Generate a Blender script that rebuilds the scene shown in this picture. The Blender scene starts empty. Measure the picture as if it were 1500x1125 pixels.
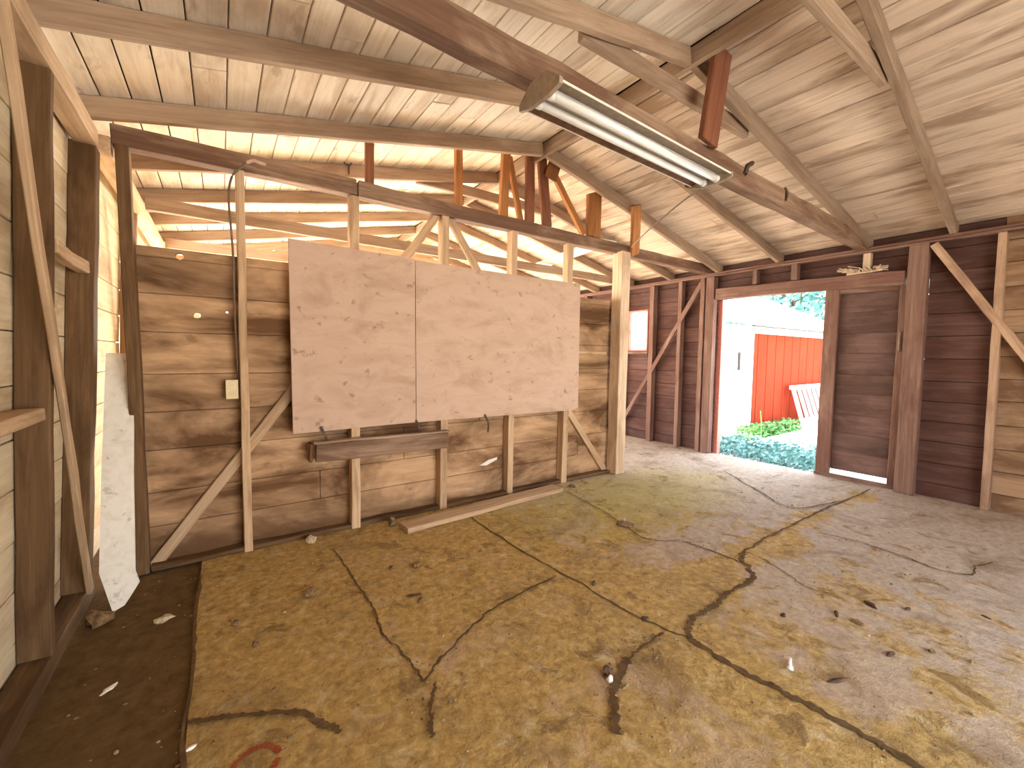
import bpy, bmesh, math, random
from mathutils import Vector, Matrix, noise
random.seed(7)
S = bpy.context.scene
COL = S.collection

# ------------------------------------------------------------------ materials
def nt(name):
    m = bpy.data.materials.new(name); m.use_nodes = True
    t = m.node_tree; t.nodes.clear()
    out = t.nodes.new('ShaderNodeOutputMaterial'); b = t.nodes.new('ShaderNodeBsdfPrincipled')
    t.links.new(b.outputs[0], out.inputs[0])
    return m, t, b
def ramp(t, fac, stops):
    r = t.nodes.new('ShaderNodeValToRGB'); e = r.color_ramp.elements
    while len(e) < len(stops): e.new(0.5)
    for i, (p, c) in enumerate(stops):
        e[i].position = p; e[i].color = (*c, 1) if len(c) == 3 else c
    t.links.new(fac, r.inputs[0]); return r.outputs[0]
def noi(t, vec, scale, detail=5, rough=.6, dist=0.0):
    n = t.nodes.new('ShaderNodeTexNoise'); n.inputs['Scale'].default_value = scale
    n.inputs['Detail'].default_value = detail; n.inputs['Roughness'].default_value = rough
    n.inputs['Distortion'].default_value = dist
    t.links.new(vec, n.inputs['Vector']); return n.outputs['Fac']
def mapp(t, vec, scale, loc=(0, 0, 0)):
    m = t.nodes.new('ShaderNodeMapping'); m.inputs['Scale'].default_value = scale; m.inputs['Location'].default_value = loc
    t.links.new(vec, m.inputs['Vector']); return m.outputs[0]
def mixc(t, fac, a, b, mode='MIX'):
    x = t.nodes.new('ShaderNodeMix'); x.data_type = 'RGBA'; x.blend_type = mode
    for s, v in ((x.inputs[0], fac), (x.inputs[6], a), (x.inputs[7], b)):
        if isinstance(v, (int, float)): s.default_value = v
        elif isinstance(v, tuple): s.default_value = (*v, 1)
        else: t.links.new(v, s)
    return x.outputs[2]
def math_(t, op, a, b=0.0, clamp=False):
    x = t.nodes.new('ShaderNodeMath'); x.operation = op; x.use_clamp = clamp
    for s, v in ((x.inputs[0], a), (x.inputs[1], b)):
        if isinstance(v, (int, float)): s.default_value = v
        else: t.links.new(v, s)
    return x.outputs[0]
def bump(t, b, h, strength=.3, dist=.01):
    x = t.nodes.new('ShaderNodeBump'); x.inputs['Strength'].default_value = strength; x.inputs['Distance'].default_value = dist
    t.links.new(h, x.inputs['Height']); t.links.new(x.outputs[0], b.inputs['Normal'])

def wood(name, dark, mid, light, grain=(1.2, 22, 22), island=False, stain=None, stain_scale=(1.0, 3, 3), var=.25, rough=.8, gs=1.6, spots=None, soft=.16, across=False, foot=None):
    """grain: stretch of the object's own axes (small value = along the fibre)."""
    m, t, b = nt(name)
    tc = t.nodes.new('ShaderNodeTexCoord'); vec = tc.outputs['Object']
    if island:
        g = t.nodes.new('ShaderNodeNewGeometry'); rnd = g.outputs['Random Per Island']
    else:
        oi = t.nodes.new('ShaderNodeObjectInfo'); rnd = oi.outputs['Random']
    off = t.nodes.new('ShaderNodeVectorMath'); off.operation = 'MULTIPLY_ADD'
    cx = t.nodes.new('ShaderNodeCombineXYZ')
    for i in range(3): t.links.new(rnd, cx.inputs[i])
    t.links.new(cx.outputs[0], off.inputs[0]); off.inputs[1].default_value = (37, 53, 71); t.links.new(vec, off.inputs[2])
    v = off.outputs[0]
    gr = noi(t, mapp(t, v, grain), gs, 7, .65, .8)
    col = ramp(t, gr, [(.28, dark), (.5, mid), (.72, light)])
    if stain:
        sn = noi(t, mapp(t, vec if across else v, stain_scale), 1.6, 5, .6, .5)
        f = ramp(t, sn, [(stain[1], (1, 1, 1)), (stain[1] + soft, (0, 0, 0))])
        col = mixc(t, math_(t, 'MULTIPLY', f, stain[2]), col, stain[0])
    if spots:
        sp = noi(t, mapp(t, v, tuple(g_ * 1.0 for g_ in spots[1])), 7, 3, .6, .3)
        f = ramp(t, sp, [(.62, (0, 0, 0)), (.7, (1, 1, 1))])
        col = mixc(t, math_(t, 'MULTIPLY', f, spots[2]), col, spots[0])
    if foot:  # darkens towards the foot and left end: shade put into the board colour
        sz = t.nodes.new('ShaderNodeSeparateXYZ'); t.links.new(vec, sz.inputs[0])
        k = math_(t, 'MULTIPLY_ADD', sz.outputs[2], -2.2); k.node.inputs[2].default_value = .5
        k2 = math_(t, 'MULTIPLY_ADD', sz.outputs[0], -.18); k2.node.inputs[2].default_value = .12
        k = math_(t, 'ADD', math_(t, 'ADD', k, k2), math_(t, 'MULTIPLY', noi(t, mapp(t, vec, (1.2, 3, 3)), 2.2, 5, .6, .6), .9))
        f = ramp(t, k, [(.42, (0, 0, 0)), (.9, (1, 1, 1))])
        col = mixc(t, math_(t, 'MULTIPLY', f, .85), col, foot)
    hs = t.nodes.new('ShaderNodeHueSaturation')
    t.links.new(math_(t, 'ADD', math_(t, 'MULTIPLY', rnd, var), 1 - var / 2), hs.inputs['Value'])
    t.links.new(col, hs.inputs['Color'])
    t.links.new(hs.outputs[0], b.inputs['Base Color'])
    b.inputs['Roughness'].default_value = rough; b.inputs['Specular IOR Level'].default_value = .2
    bump(t, b, gr, .35, .004)
    return m
def flat(name, col, rough=.5, metal=0.0, var=.15, scale=30, spec=.4):
    m, t, b = nt(name)
    tc = t.nodes.new('ShaderNodeTexCoord')
    n = noi(t, tc.outputs['Object'], scale, 4)
    c0 = tuple(c * (1 - var) for c in col); c1 = tuple(min(1, c * (1 + var)) for c in col)
    t.links.new(ramp(t, n, [(.3, c0), (.7, c1)]), b.inputs['Base Color'])
    b.inputs['Roughness'].default_value = rough; b.inputs['Metallic'].default_value = metal
    b.inputs['Specular IOR Level'].default_value = spec
    return m

M = {}
M['rafter'] = wood('rafter_wood', (.25, .165, .105), (.36, .255, .175), (.43, .32, .23), stain=((.2, .12, .07), .38, .5))
M['beam'] = wood('tie_beam_wood', (.15, .088, .054), (.25, .16, .105), (.34, .23, .16), stain=((.1, .045, .025), .4, .7))
M['stud'] = wood('stud_wood', (.34, .22, .12), (.52, .36, .22), (.63, .47, .31), stain=((.2, .11, .05), .34, .5))
M['stud_dark'] = wood('old_brown_timber', (.095, .05, .021), (.155, .088, .04), (.225, .135, .066), stain=((.06, .028, .011), .38, .7))
M['post_pale'] = wood('weathered_post', (.42, .3, .19), (.6, .46, .32), (.7, .57, .42), stain=((.32, .19, .1), .38, .5))
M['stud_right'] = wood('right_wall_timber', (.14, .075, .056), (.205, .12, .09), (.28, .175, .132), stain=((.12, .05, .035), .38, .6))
M['stud_lit'] = wood('right_wall_timber_lit', (.3, .18, .11), (.44, .29, .19), (.55, .38, .26), stain=((.17, .08, .05), .36, .6))  # paler copy of the right wall timber, light on it put into the colour
M['red'] = wood('new_redwood', (.25, .095, .03), (.36, .155, .05), (.44, .215, .08), var=.45, stain=((.2, .065, .03), .38, .4))
M['darkred'] = wood('dark_redwood', (.13, .045, .024), (.205, .08, .042), (.27, .115, .06), var=.3)
M['ceil'] = wood('roof_boards', (.68, .58, .465), (.80, .715, .60), (.85, .785, .68), grain=(22, 1.2, 22), island=True,
                 stain=((.44, .31, .19), .36, .5), stain_scale=(4, 1.0, 4), var=.16, spots=((.34, .23, .14), (1.6, .55, 1.6), .5))
M['ceil_right'] = wood('roof_boards_dim', (.56, .435, .325), (.65, .52, .40), (.72, .595, .475), grain=(22, 1.0, 22), island=True,
                 stain=((.26, .16, .095), .37, .75), stain_scale=(3.8, .7, 4), var=.16, spots=((.28, .18, .11), (1.6, .45, 1.6), .45))  # darker copy of the roof boards: dimmer light on this slope put into colour
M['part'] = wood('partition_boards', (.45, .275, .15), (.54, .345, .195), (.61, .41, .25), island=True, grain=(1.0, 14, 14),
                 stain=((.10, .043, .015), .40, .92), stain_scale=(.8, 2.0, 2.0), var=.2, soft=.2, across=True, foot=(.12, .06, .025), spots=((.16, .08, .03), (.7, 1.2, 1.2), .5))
M['ply'] = wood('plywood_face', (.48, .335, .25), (.55, .395, .30), (.59, .435, .34), grain=(2.2, 7, 7), var=.05, gs=1.2,
                stain=((.37, .25, .17), .34, .5), stain_scale=(2, 3, 3), spots=((.22, .14, .09), (1.8, 1.8, 2.4), .6))
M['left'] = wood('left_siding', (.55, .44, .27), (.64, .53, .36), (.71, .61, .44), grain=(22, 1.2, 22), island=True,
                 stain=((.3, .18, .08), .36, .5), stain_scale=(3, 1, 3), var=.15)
M['right'] = wood('right_siding_shaded', (.075, .038, .031), (.105, .054, .044), (.15, .08, .064), grain=(22, 1.2, 22), island=True,
                  stain=((.07, .028, .02), .42, .7), stain_scale=(3, 1, 3), var=.3)  # shaded copy of the siding, the shadow put into its colour
M['right_lit'] = wood('right_siding_lit', (.29, .175, .1), (.37, .24, .145), (.44, .3, .185), grain=(22, 1.2, 22), island=True,
                  stain=((.14, .065, .03), .42, .7), stain_scale=(3, 1, 3), var=.25)  # lit copy of the same siding, the light put into its colour
M['leaf'] = wood('door_boards', (.12, .068, .056), (.16, .094, .078), (.21, .13, .108), grain=(22, 1.2, 22), island=True,
                 stain=((.06, .03, .022), .42, .6), stain_scale=(2, 1, 2), var=.3)
M['end'] = wood('gable_boards', (.45, .31, .18), (.62, .46, .3), (.72, .57, .4), island=True, stain=((.3, .17, .08), .38, .5), var=.2)
M['felt'] = flat('tar_felt', (.035, .022, .014), .95, spec=.1)
M['white'] = wood('white_painted_board', (.72, .68, .58), (.84, .81, .72), (.88, .86, .8), grain=(12, 1.2, 12), var=.02,
                  spots=((.4, .33, .25), (3, .6, 3), .5), rough=.6)
M['enamel'] = flat('white_enamel', (.72, .69, .62), .35, var=.08)
M['glass_tube'] = flat('lamp_glass', (.86, .86, .84), .12, var=.02, spec=.6)
M['brown_metal'] = flat('brown_fixture_metal', (.2, .1, .05), .6, .3, .3)
M['end_metal'] = flat('dusty_metal', (.36, .285, .21), .6, .2, .2)
M['iron'] = flat('dark_iron', (.1, .065, .045), .6, .5, .3)
M['plastic'] = flat('aged_plastic', (.72, .6, .36), .45, var=.05)
M['slot'] = flat('socket_slots', (.2, .13, .06), .6)
M['cable'] = flat('cable_sheath', (.16, .11, .075), .6)
M['cable_pale'] = flat('cable_sheath_pale', (.6, .42, .32), .5)
M['clod'] = flat('dirt_clod', (.2, .125, .06), .95, var=.5, scale=60, spec=.1)
M['clod_pale'] = flat('concrete_chip', (.5, .4, .26), .95, var=.35, scale=60, spec=.1)
M['grit'] = wood('loose_grit', (.10, .06, .03), (.24, .165, .09), (.5, .4, .27), grain=(3, 3, 3), island=True, var=.9, gs=3)
M['chip'] = flat('bark_chip', (.1, .06, .04), .9, var=.4, spec=.1)
M['bright'] = flat('white_scrap', (.85, .83, .76), .4, var=.05)
M['salmon'] = flat('red_paint', (.60, .21, .165), .6, var=.15)
M['shedwhite'] = flat('white_paint', (.85, .84, .8), .6, var=.05)
M['shedroof'] = flat('pale_metal_roof', (.8, .78, .74), .6, var=.06)
M['shedline'] = flat('shed_dark', (.1, .09, .08), .9)
M['railing'] = flat('pale_blue_paint', (.68, .74, .72), .6, var=.08)
M['leafg'] = flat('weed_leaf', (.15, .32, .09), .6, var=.5, scale=9)
M['leafb'] = flat('clover_leaf', (.19, .38, .35), .6, var=.5, scale=9)
M['treeleaf'] = flat('tree_leaf', (.06, .19, .17), .6, var=.6, scale=6)
M['bark'] = flat('tree_bark', (.1, .07, .05), .9, var=.4)
# red ribbed metal: slight uneven mottling of the red
def red_metal():
    m, t, b = nt('red_ribbed_metal')
    tc = t.nodes.new('ShaderNodeTexCoord')
    n = noi(t, mapp(t, tc.outputs['Object'], (1, 1, .6)), 2.2, 4)
    t.links.new(ramp(t, n, [(.3, (.215, .028, .0125)), (.7, (.265, .038, .017))]), b.inputs['Base Color'])
    b.inputs['Roughness'].default_value = .9; b.inputs['Specular IOR Level'].default_value = .02
    return m
M['redmetal'] = red_metal()

def concrete():
    m, t, b = nt('cracked_concrete')
    tc = t.nodes.new('ShaderNodeTexCoord'); v = tc.outputs['Object']
    sep = t.nodes.new('ShaderNodeSeparateXYZ'); t.links.new(v, sep.inputs[0])
    fine = noi(t, v, 26, 8, .7, .4)
    mid = noi(t, v, 5.5, 7, .65, .7)
    big = noi(t, v, 1.15, 5, .6, .4)
    grit = noi(t, v, 95, 4, .7, .2)
    conc = ramp(t, fine, [(.25, (.26, .205, .15)), (.5, (.41, .335, .262)), (.75, (.52, .44, .355))])
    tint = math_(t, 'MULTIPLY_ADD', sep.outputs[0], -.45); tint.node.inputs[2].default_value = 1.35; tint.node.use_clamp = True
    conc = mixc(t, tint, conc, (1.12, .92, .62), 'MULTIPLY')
    dirt = ramp(t, fine, [(.25, (.20, .118, .034)), (.5, (.42, .275, .09)), (.75, (.65, .46, .19))])
    # trodden dirt lies thick on the left bays and thins out to the right
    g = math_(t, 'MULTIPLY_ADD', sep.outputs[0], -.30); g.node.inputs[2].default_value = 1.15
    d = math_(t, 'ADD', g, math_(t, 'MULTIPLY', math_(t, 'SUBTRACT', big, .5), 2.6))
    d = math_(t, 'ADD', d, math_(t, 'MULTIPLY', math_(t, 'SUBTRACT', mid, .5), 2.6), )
    # dirt gathers along the joints of the slabs
    def near(axis, pos, width):
        return math_(t, 'MULTIPLY', math_(t, 'SUBTRACT', 1, math_(t, 'DIVIDE', math_(t, 'ABSOLUTE', math_(t, 'SUBTRACT', sep.outputs[axis], pos)), width), True), .9)
    d = math_(t, 'ADD', d, near(0, 1.66, .22)); d = math_(t, 'ADD', d, near(1, 1.28, .2))
    dm = ramp(t, d, [(.3, (0, 0, 0)), (.7, (1, 1, 1))])
    col = mixc(t, dm, conc, dirt)
    # yellowish patch on the floor by the partition end
    ax = math_(t, 'SUBTRACT', sep.outputs[0], 3.0); ay = math_(t, 'SUBTRACT', sep.outputs[1], 2.45)
    r2 = math_(t, 'ADD', math_(t, 'MULTIPLY', math_(t, 'MULTIPLY', ax, ax), .35), math_(t, 'MULTIPLY', math_(t, 'MULTIPLY', ay, ay), 1.3))
    yel = math_(t, 'SUBTRACT', math_(t, 'ADD', mid, .35), r2, True)
    col = mixc(t, math_(t, 'MULTIPLY', yel, .8), col, (.42, .36, .085))
    # dark grit patches
    gp = ramp(t, mid, [(.57, (0, 0, 0)), (.64, (1, 1, 1))])
    col = mixc(t, math_(t, 'MULTIPLY', gp, .6), col, (.14, .08, .035))
    wl = ramp(t, noi(t, v, 9, 6, .7, .3), [(.55, (0, 0, 0)), (.68, (1, 1, 1))])
    col = mixc(t, math_(t, 'MULTIPLY', wl, .6), col, (.60, .49, .31))
    sp = ramp(t, grit, [(.60, (0, 0, 0)), (.68, (1, 1, 1))]); col = mixc(t, math_(t, 'MULTIPLY', sp, .45), col, (.13, .08, .04))
    sp2 = ramp(t, grit, [(.28, (1, 1, 1)), (.35, (0, 0, 0))]); col = mixc(t, math_(t, 'MULTIPLY', sp2, .4), col, (.66, .58, .44))
    sm = noi(t, mapp(t, v, (1, 1, 1), (4, 7, 0)), 2.4, 6, .7, .9)
    col = mixc(t, math_(t, 'MULTIPLY', ramp(t, sm, [(.52, (0, 0, 0)), (.66, (1, 1, 1))]), .5), col, (.17, .105, .05))
    t.links.new(col, b.inputs['Base Color'])
    b.inputs['Roughness'].default_value = .78; b.inputs['Specular IOR Level'].default_value = .2
    h = math_(t, 'ADD', math_(t, 'MULTIPLY', fine, .35), mid)
    bump(t, b, math_(t, 'ADD', h, math_(t, 'MULTIPLY', grit, .3)), .85, .02)
    return m
M['concrete'] = concrete()
def dirtm(name, a, bcol, c):
    m, t, b = nt(name)
    tc = t.nodes.new('ShaderNodeTexCoord'); v = tc.outputs['Object']
    n = noi(t, v, 18, 8, .7, .3)
    t.links.new(ramp(t, n, [(.25, a), (.5, bcol), (.75, c)]), b.inputs['Base Color'])
    b.inputs['Roughness'].default_value = .95; b.inputs['Specular IOR Level'].default_value = .1
    bump(t, b, n, .5, .01)
    return m
M['dirt'] = dirtm('packed_dirt', (.075, .042, .016), (.125, .075, .03), (.18, .115, .05))
M['crack'] = dirtm('crack_dirt', (.065, .036, .015), (.12, .07, .032), (.2, .13, .065))
M['redmark'] = dirtm('red_spray_mark', (.25, .05, .02), (.30, .07, .03), (.30, .16, .06))
M['ground'] = dirtm('gravel', (.5, .46, .39), (.6, .56, .49), (.7, .66, .6))

# ------------------------------------------------------------------ helpers
def link(o): COL.objects.link(o); return o
def mesh_obj(name, bm, mat, parent=None, mats=None):
    me = bpy.data.meshes.new(name); bm.normal_update(); bm.to_mesh(me); bm.free()
    for x in (mats or [mat]): me.materials.append(x)
    o = link(bpy.data.objects.new(name, me))
    if parent: o.parent = parent
    return o
def tag(o, label, cat, group=None):
    o['label'] = label; o['category'] = cat
    if group: o['group'] = group
    return o
def struct(o, label=None):
    o['kind'] = 'structure'
    if label: o['label'] = label
    return o
def thing(name, loc, label, cat, group=None):
    o = link(bpy.data.objects.new(name, None)); o.location = loc; o.empty_display_size = .05
    return tag(o, label, cat, group)
def frame(a, b, up):
    x = (b - a).normalized(); z = (up - x * up.dot(x)).normalized(); y = z.cross(x)
    return x, y, z
def add_bar(bm, a, b, w, d, up=(0, 0, 1), bevel=.004, rough=.0, seg=1):
    """box bar from a to b: w across, d along up"""
    a, b = Vector(a), Vector(b); x, y, z = frame(a, b, Vector(up))
    L = (b - a).length; n = max(1, seg); rings = []
    for i in range(n + 1):
        c = a + x * (L * i / n)
        jit = Vector((random.uniform(-1, 1), random.uniform(-1, 1), random.uniform(-1, 1))) * rough
        ring = []
        for sy, sz in ((-1, -1), (1, -1), (1, 1), (-1, 1)):
            jj = Vector((random.uniform(-1, 1), random.uniform(-1, 1), random.uniform(-1, 1))) * rough * .7
            ring.append(bm.verts.new(c + y * (sy * w / 2) + z * (sz * d / 2) + jit + jj))
        rings.append(ring)
    fs = []
    for i in range(n):
        for k in range(4):
            fs.append(bm.faces.new((rings[i][k], rings[i][(k + 1) % 4], rings[i + 1][(k + 1) % 4], rings[i + 1][k])))
    fs.append(bm.faces.new(rings[0][::-1])); fs.append(bm.faces.new(rings[-1]))
    bmesh.ops.recalc_face_normals(bm, faces=fs)
    if bevel:
        es = {e for f in fs for e in f.edges if len(e.link_faces) == 2 and e.calc_face_angle(0) > .7}
        bmesh.ops.bevel(bm, geom=list(es), offset=bevel, segments=1, affect='EDGES')
def timber(name, a, b, w, d, mat, label=None, cat=None, group=None, up=(0, 0, 1), rough=.0022, bevel=.004, parent=None):
    """one squared timber; the object's own X axis runs along the fibre"""
    a, b = Vector(a), Vector(b); x, y, z = frame(a, b, Vector(up)); L = (b - a).length
    bm = bmesh.new()
    add_bar(bm, (0, 0, 0), (L, 0, 0), w, d, bevel=bevel, rough=rough, seg=max(1, int(L / .22)))
    o = mesh_obj(name, bm, mat)
    mw = Matrix((x, y, z)).transposed().to_4x4(); mw.translation = a
    if parent:
        o.parent = parent; o.matrix_local = parent.matrix_basis.inverted() @ mw
    else:
        o.matrix_world = mw
    if label: tag(o, label, cat, group)
    return o
def tube(bm, pts, r, n=8, closed=False):
    pts = [Vector(p) for p in pts]; rings = []
    up = Vector((0, 0, 1))
    for i, pnt in enumerate(pts):
        t = (pts[min(i + 1, len(pts) - 1)] - pts[max(i - 1, 0)]).normalized()
        ref = up if abs(t.z) < .9 else Vector((1, 0, 0))
        s = t.cross(ref).normalized(); q = s.cross(t)
        rings.append([bm.verts.new(pnt + s * (r * math.cos(2 * math.pi * k / n)) + q * (r * math.sin(2 * math.pi * k / n))) for k in range(n)])
    for i in range(len(rings) - 1):
        for k in range(n):
            bm.faces.new((rings[i][k], rings[i][(k + 1) % n], rings[i + 1][(k + 1) % n], rings[i + 1][k])).smooth = True
    bm.faces.new(rings[0][::-1]); bm.faces.new(rings[-1])
def smooth_path(pts, n=8):
    pts = [Vector(p) for p in pts]; out = []
    P = [pts[0]] + pts + [pts[-1]]
    for i in range(1, len(P) - 2):
        for k in range(n):
            t = k / n
            p0, p1, p2, p3 = P[i - 1], P[i], P[i + 1], P[i + 2]
            out.append(.5 * ((2 * p1) + (p2 - p0) * t + (2 * p0 - 5 * p1 + 4 * p2 - p3) * t * t + (3 * p1 - p0 - 3 * p2 + p3) * t ** 3))
    out.append(pts[-1]); return out
def boards(bm, O, U, V, N, length, v0, v1, bw, th, gap, holes=(), rough=.0, joint=None, v_off=0.0, top=None, jitter=.0, u0=0.0):
    """rows of boards: U along the boards, V the stacking direction, N thickness"""
    O, U, V, N = Vector(O), Vector(U).normalized(), Vector(V).normalized(), Vector(N).normalized()
    v = v0 + v_off; row = 0
    while v < v1 - .001:
        w = bw * (1 + random.uniform(-jitter, jitter)); a, b = max(v, v0), min(v + w, v1)
        spans = [(u0, length)]
        for (hu0, hu1, hv0, hv1) in holes:
            if hv0 < b - .002 and hv1 > a + .002:
                ns = []
                for s0, s1 in spans:
                    if hu1 <= s0 or hu0 >= s1: ns.append((s0, s1)); continue
                    if hv0 <= a + .02 and hv1 >= b - .02 or True:
                        if hu0 > s0: ns.append((s0, hu0))
                        if hu1 < s1: ns.append((hu1, s1))
                        # slivers of the board left above or below the hole
                        if hv0 > a + .012: pieces.append((max(hu0, s0), min(hu1, s1), a, hv0)) if False else add_bar(bm, O + U * max(hu0, s0) + V * ((a + hv0) / 2), O + U * min(hu1, s1) + V * ((a + hv0) / 2), th, hv0 - a, V, .002)
                        if hv1 < b - .012: add_bar(bm, O + U * max(hu0, s0) + V * ((b + hv1) / 2), O + U * min(hu1, s1) + V * ((b + hv1) / 2), th, b - hv1, V, .002)
                spans = ns
        if joint:
            ns = []
            for s0, s1 in spans:
                cuts = [s0]; c = s0 + random.uniform(.5, joint)
                while c < s1 - .4: cuts.append(c); c += random.uniform(.7 * joint, joint)
                cuts.append(s1); ns += [(cuts[i] + (.0015 if i else 0), cuts[i + 1] - .0015) for i in range(len(cuts) - 1)]
            spans = ns
        for s0, s1 in spans:
            if s1 - s0 < .01: continue
            n_off = N * random.uniform(-rough, rough)
            c = (a + b) / 2
            add_bar(bm, O + U * s0 + V * c + n_off, O + U * s1 + V * c + n_off, th, (b - a) - gap, V, .003)
        v += w; row += 1
def lump(name, loc, size, mat, label, cat, group=None, seed=0, sub=2, rot=0.0, parent=None):
    bm = bmesh.new(); bmesh.ops.create_icosphere(bm, subdivisions=sub, radius=1)
    for v in bm.verts:
        n = noise.noise(v.co * 1.3 + Vector((seed * 3.1, seed, 0))) * .55 + noise.noise(v.co * 3 + Vector((seed, 0, 0))) * .25
        v.co *= 1 + n
        v.co = Vector((v.co.x * size[0], v.co.y * size[1], max(v.co.z, -.5) * size[2]))
    bmesh.ops.rotate(bm, verts=bm.verts, cent=(0, 0, 0), matrix=Matrix.Rotation(rot, 3, 'Z'))
    zmin = min(v.co.z for v in bm.verts)
    for v in bm.verts: v.co.z -= zmin
    o = mesh_obj(name, bm, mat); o.location = loc
    return tag(o, label, cat, group)

# ------------------------------------------------------------------ dimensions
RX, RZ = 2.345, 2.973             # ridge line (underside of the rafters)
def zl(x): return 2.41 + (x + .47) * .2
def zr(x): return 2.335 + (5.2 - x) * .2235
def LW(z): return -.58 + .046 * z # inner face of the leaning left wall studs
Y0, Y1 = -1.7, 6.6
XR = 5.2

# ------------------------------------------------------------------ floor
def ribbon(bm, pts, w, z, mi, seed, wob=.012):
    P = smooth_path([(x, y, z) for x, y in pts], 16)
    left, right = [], []
    for i, q in enumerate(P):
        t = (P[min(i + 1, len(P) - 1)] - P[max(i - 1, 0)]).normalized(); s = Vector((-t.y, t.x, 0))
        ww = (.6 if w < .03 else .46) * w * (.4 + 1.1 * (abs(noise.noise(Vector((i * .17, seed, 0)))) + .4 * abs(noise.noise(Vector((i * .9, seed, 0)))))) * (1 if 1 < i < len(P) - 2 else .3)
        off = s * (noise.noise(Vector((i * .21, seed + 9, 0))) * wob + noise.noise(Vector((i * .7, seed + 4, 0))) * wob * .5)
        left.append(bm.verts.new(q + off + s * (ww / 2 + random.uniform(0, w * .3)))); right.append(bm.verts.new(q + off - s * (ww / 2 + random.uniform(0, w * .3))))
    for i in range(len(P) - 1):
        f = bm.faces.new((right[i], right[i + 1], left[i + 1], left[i])); f.material_index = mi
        if f.normal.z < 0: f.normal_flip()
bm = bmesh.new()
def patch(x0, x1, y0, y1, z, mi, amp, step=.07):
    nx, ny = int((x1 - x0) / step), int((y1 - y0) / step); g = []
    for i in range(nx + 1):
        for j in range(ny + 1):
            x, y = x0 + (x1 - x0) * i / nx, y0 + (y1 - y0) * j / ny
            g.append(bm.verts.new((x, y, z + amp * noise.noise(Vector((x * 1.7, y * 1.7, 0))))))
    for i in range(nx):
        for j in range(ny):
            a = i * (ny + 1) + j
            f = bm.faces.new((g[a], g[a + ny + 1], g[a + ny + 2], g[a + 1])); f.material_index = mi; f.smooth = True
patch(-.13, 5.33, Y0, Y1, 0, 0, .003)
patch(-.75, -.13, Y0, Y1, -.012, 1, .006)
CR = [([(1.55, 2.95), (1.55, 2.68), (1.55, 2.14), (1.59, 1.67), (1.61, 1.26), (1.68, 1.02)], .016),
      ([(1.68, 1.02), (1.67, .8), (1.71, .58), (1.72, .4), (1.73, .2), (1.75, -.2)], .042),
      ([(1.68, 1.02), (1.82, 1.09), (2.0, 1.09), (2.14, 1.12), (2.42, 1.11), (2.55, 1.19), (2.62, 1.27), (2.75, 1.31)], .042),
      ([(2.75, 1.31), (3.06, 1.33), (3.49, 1.33), (4.13, 1.33), (4.82, 1.3), (5.1, 1.3)], .022),
      ([(2.55, 1.63), (2.57, 1.49), (2.58, 1.25)], .016),
      ([(3.51, 1.16), (3.55, .94), (3.53, .72), (3.48, .54), (3.56, .42), (3.72, .42), (3.89, .38)], .014),
      ([(2.75, 1.31), (2.72, 1.15), (2.6, .91), (2.63, .81)], .009),
      ([(.56, 2.8), (.57, 2.39), (.58, 2.04), (.56, 1.83), (.59, 1.63), (.6, 1.49), (.6, 1.44)], .015),
      ([(-.13, 1.72), (0, 1.66), (.17, 1.57), (.24, 1.47), (.29, 1.39)], .028),
      ([(1.62, 1.1), (1.45, 1.1), (1.35, 1.08), (1.22, 1.03)], .016), ([(1.35, 1.09), (1.22, 1.03), (1.13, .97), (1.04, .87)], .05),
      ([(.6, 1.44), (.72, 1.52), (.91, 1.62), (1.13, 1.7), (1.53, 1.75)], .014),
      ([(.64, 1.41), (.56, 1.29), (.53, 1.2)], .02),
      ([(2.6, 2.85), (2.47, 2.16), (2.36, 1.79), (2.55, 1.63)], .013),
      ([(4.54, 2.43), (4.12, 1.87), (3.89, 1.49), (4.43, 1.33)], .02),
      ([(-.13, 2.9), (-.13, 2.1), (-.13, 1.2)], .018)]
for i, (pts, w) in enumerate(CR): ribbon(bm, pts, w, .0045 + .0003 * i, 2, i * 5.3)
ring = [(.05 + .062 * math.cos(a * .3), 1.425 + .058 * math.sin(a * .3)) for a in range(21)]
ribbon(bm, ring, .03, .0042, 3, 77, .004)
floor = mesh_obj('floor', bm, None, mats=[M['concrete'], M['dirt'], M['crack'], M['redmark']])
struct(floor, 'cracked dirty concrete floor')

# outside ground
bm = bmesh.new()
g = [bm.verts.new(c) for c in ((-40, -40, -.06), (60, -40, -.06), (60, 60, -.06), (-40, 60, -.06))]
bm.faces.new(g); struct(mesh_obj('ground', bm, M['ground']), 'pale gravel yard outside the door')

# ------------------------------------------------------------------ roof boards
bm = bmesh.new()
nl = Vector((-.2, 0, 1)).normalized(); nr = Vector((.2235, 0, 1)).normalized()
bl = RX - .005
ul = Vector((-1, 0, -.2)); ur = Vector((1, 0, -.2235))
rise = .108
boards(bm, (RX, Y0 - .3, RZ + rise + .012), (0, 1, 0), ul, nl, Y1 - Y0 + .6, .015, 3.15, .135, .021, .006, rough=.002, joint=3.4, jitter=.12)
nb = len(bm.faces)
boards(bm, (RX, Y0 - .3, RZ + rise + .012), (0, 1, 0), ur, nr, Y1 - Y0 + .6, .015, 3.2, .145, .021, .0045, rough=.002, joint=7.5, jitter=.12)
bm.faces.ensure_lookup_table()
for f in bm.faces[nb:]: f.material_index = 2
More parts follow.
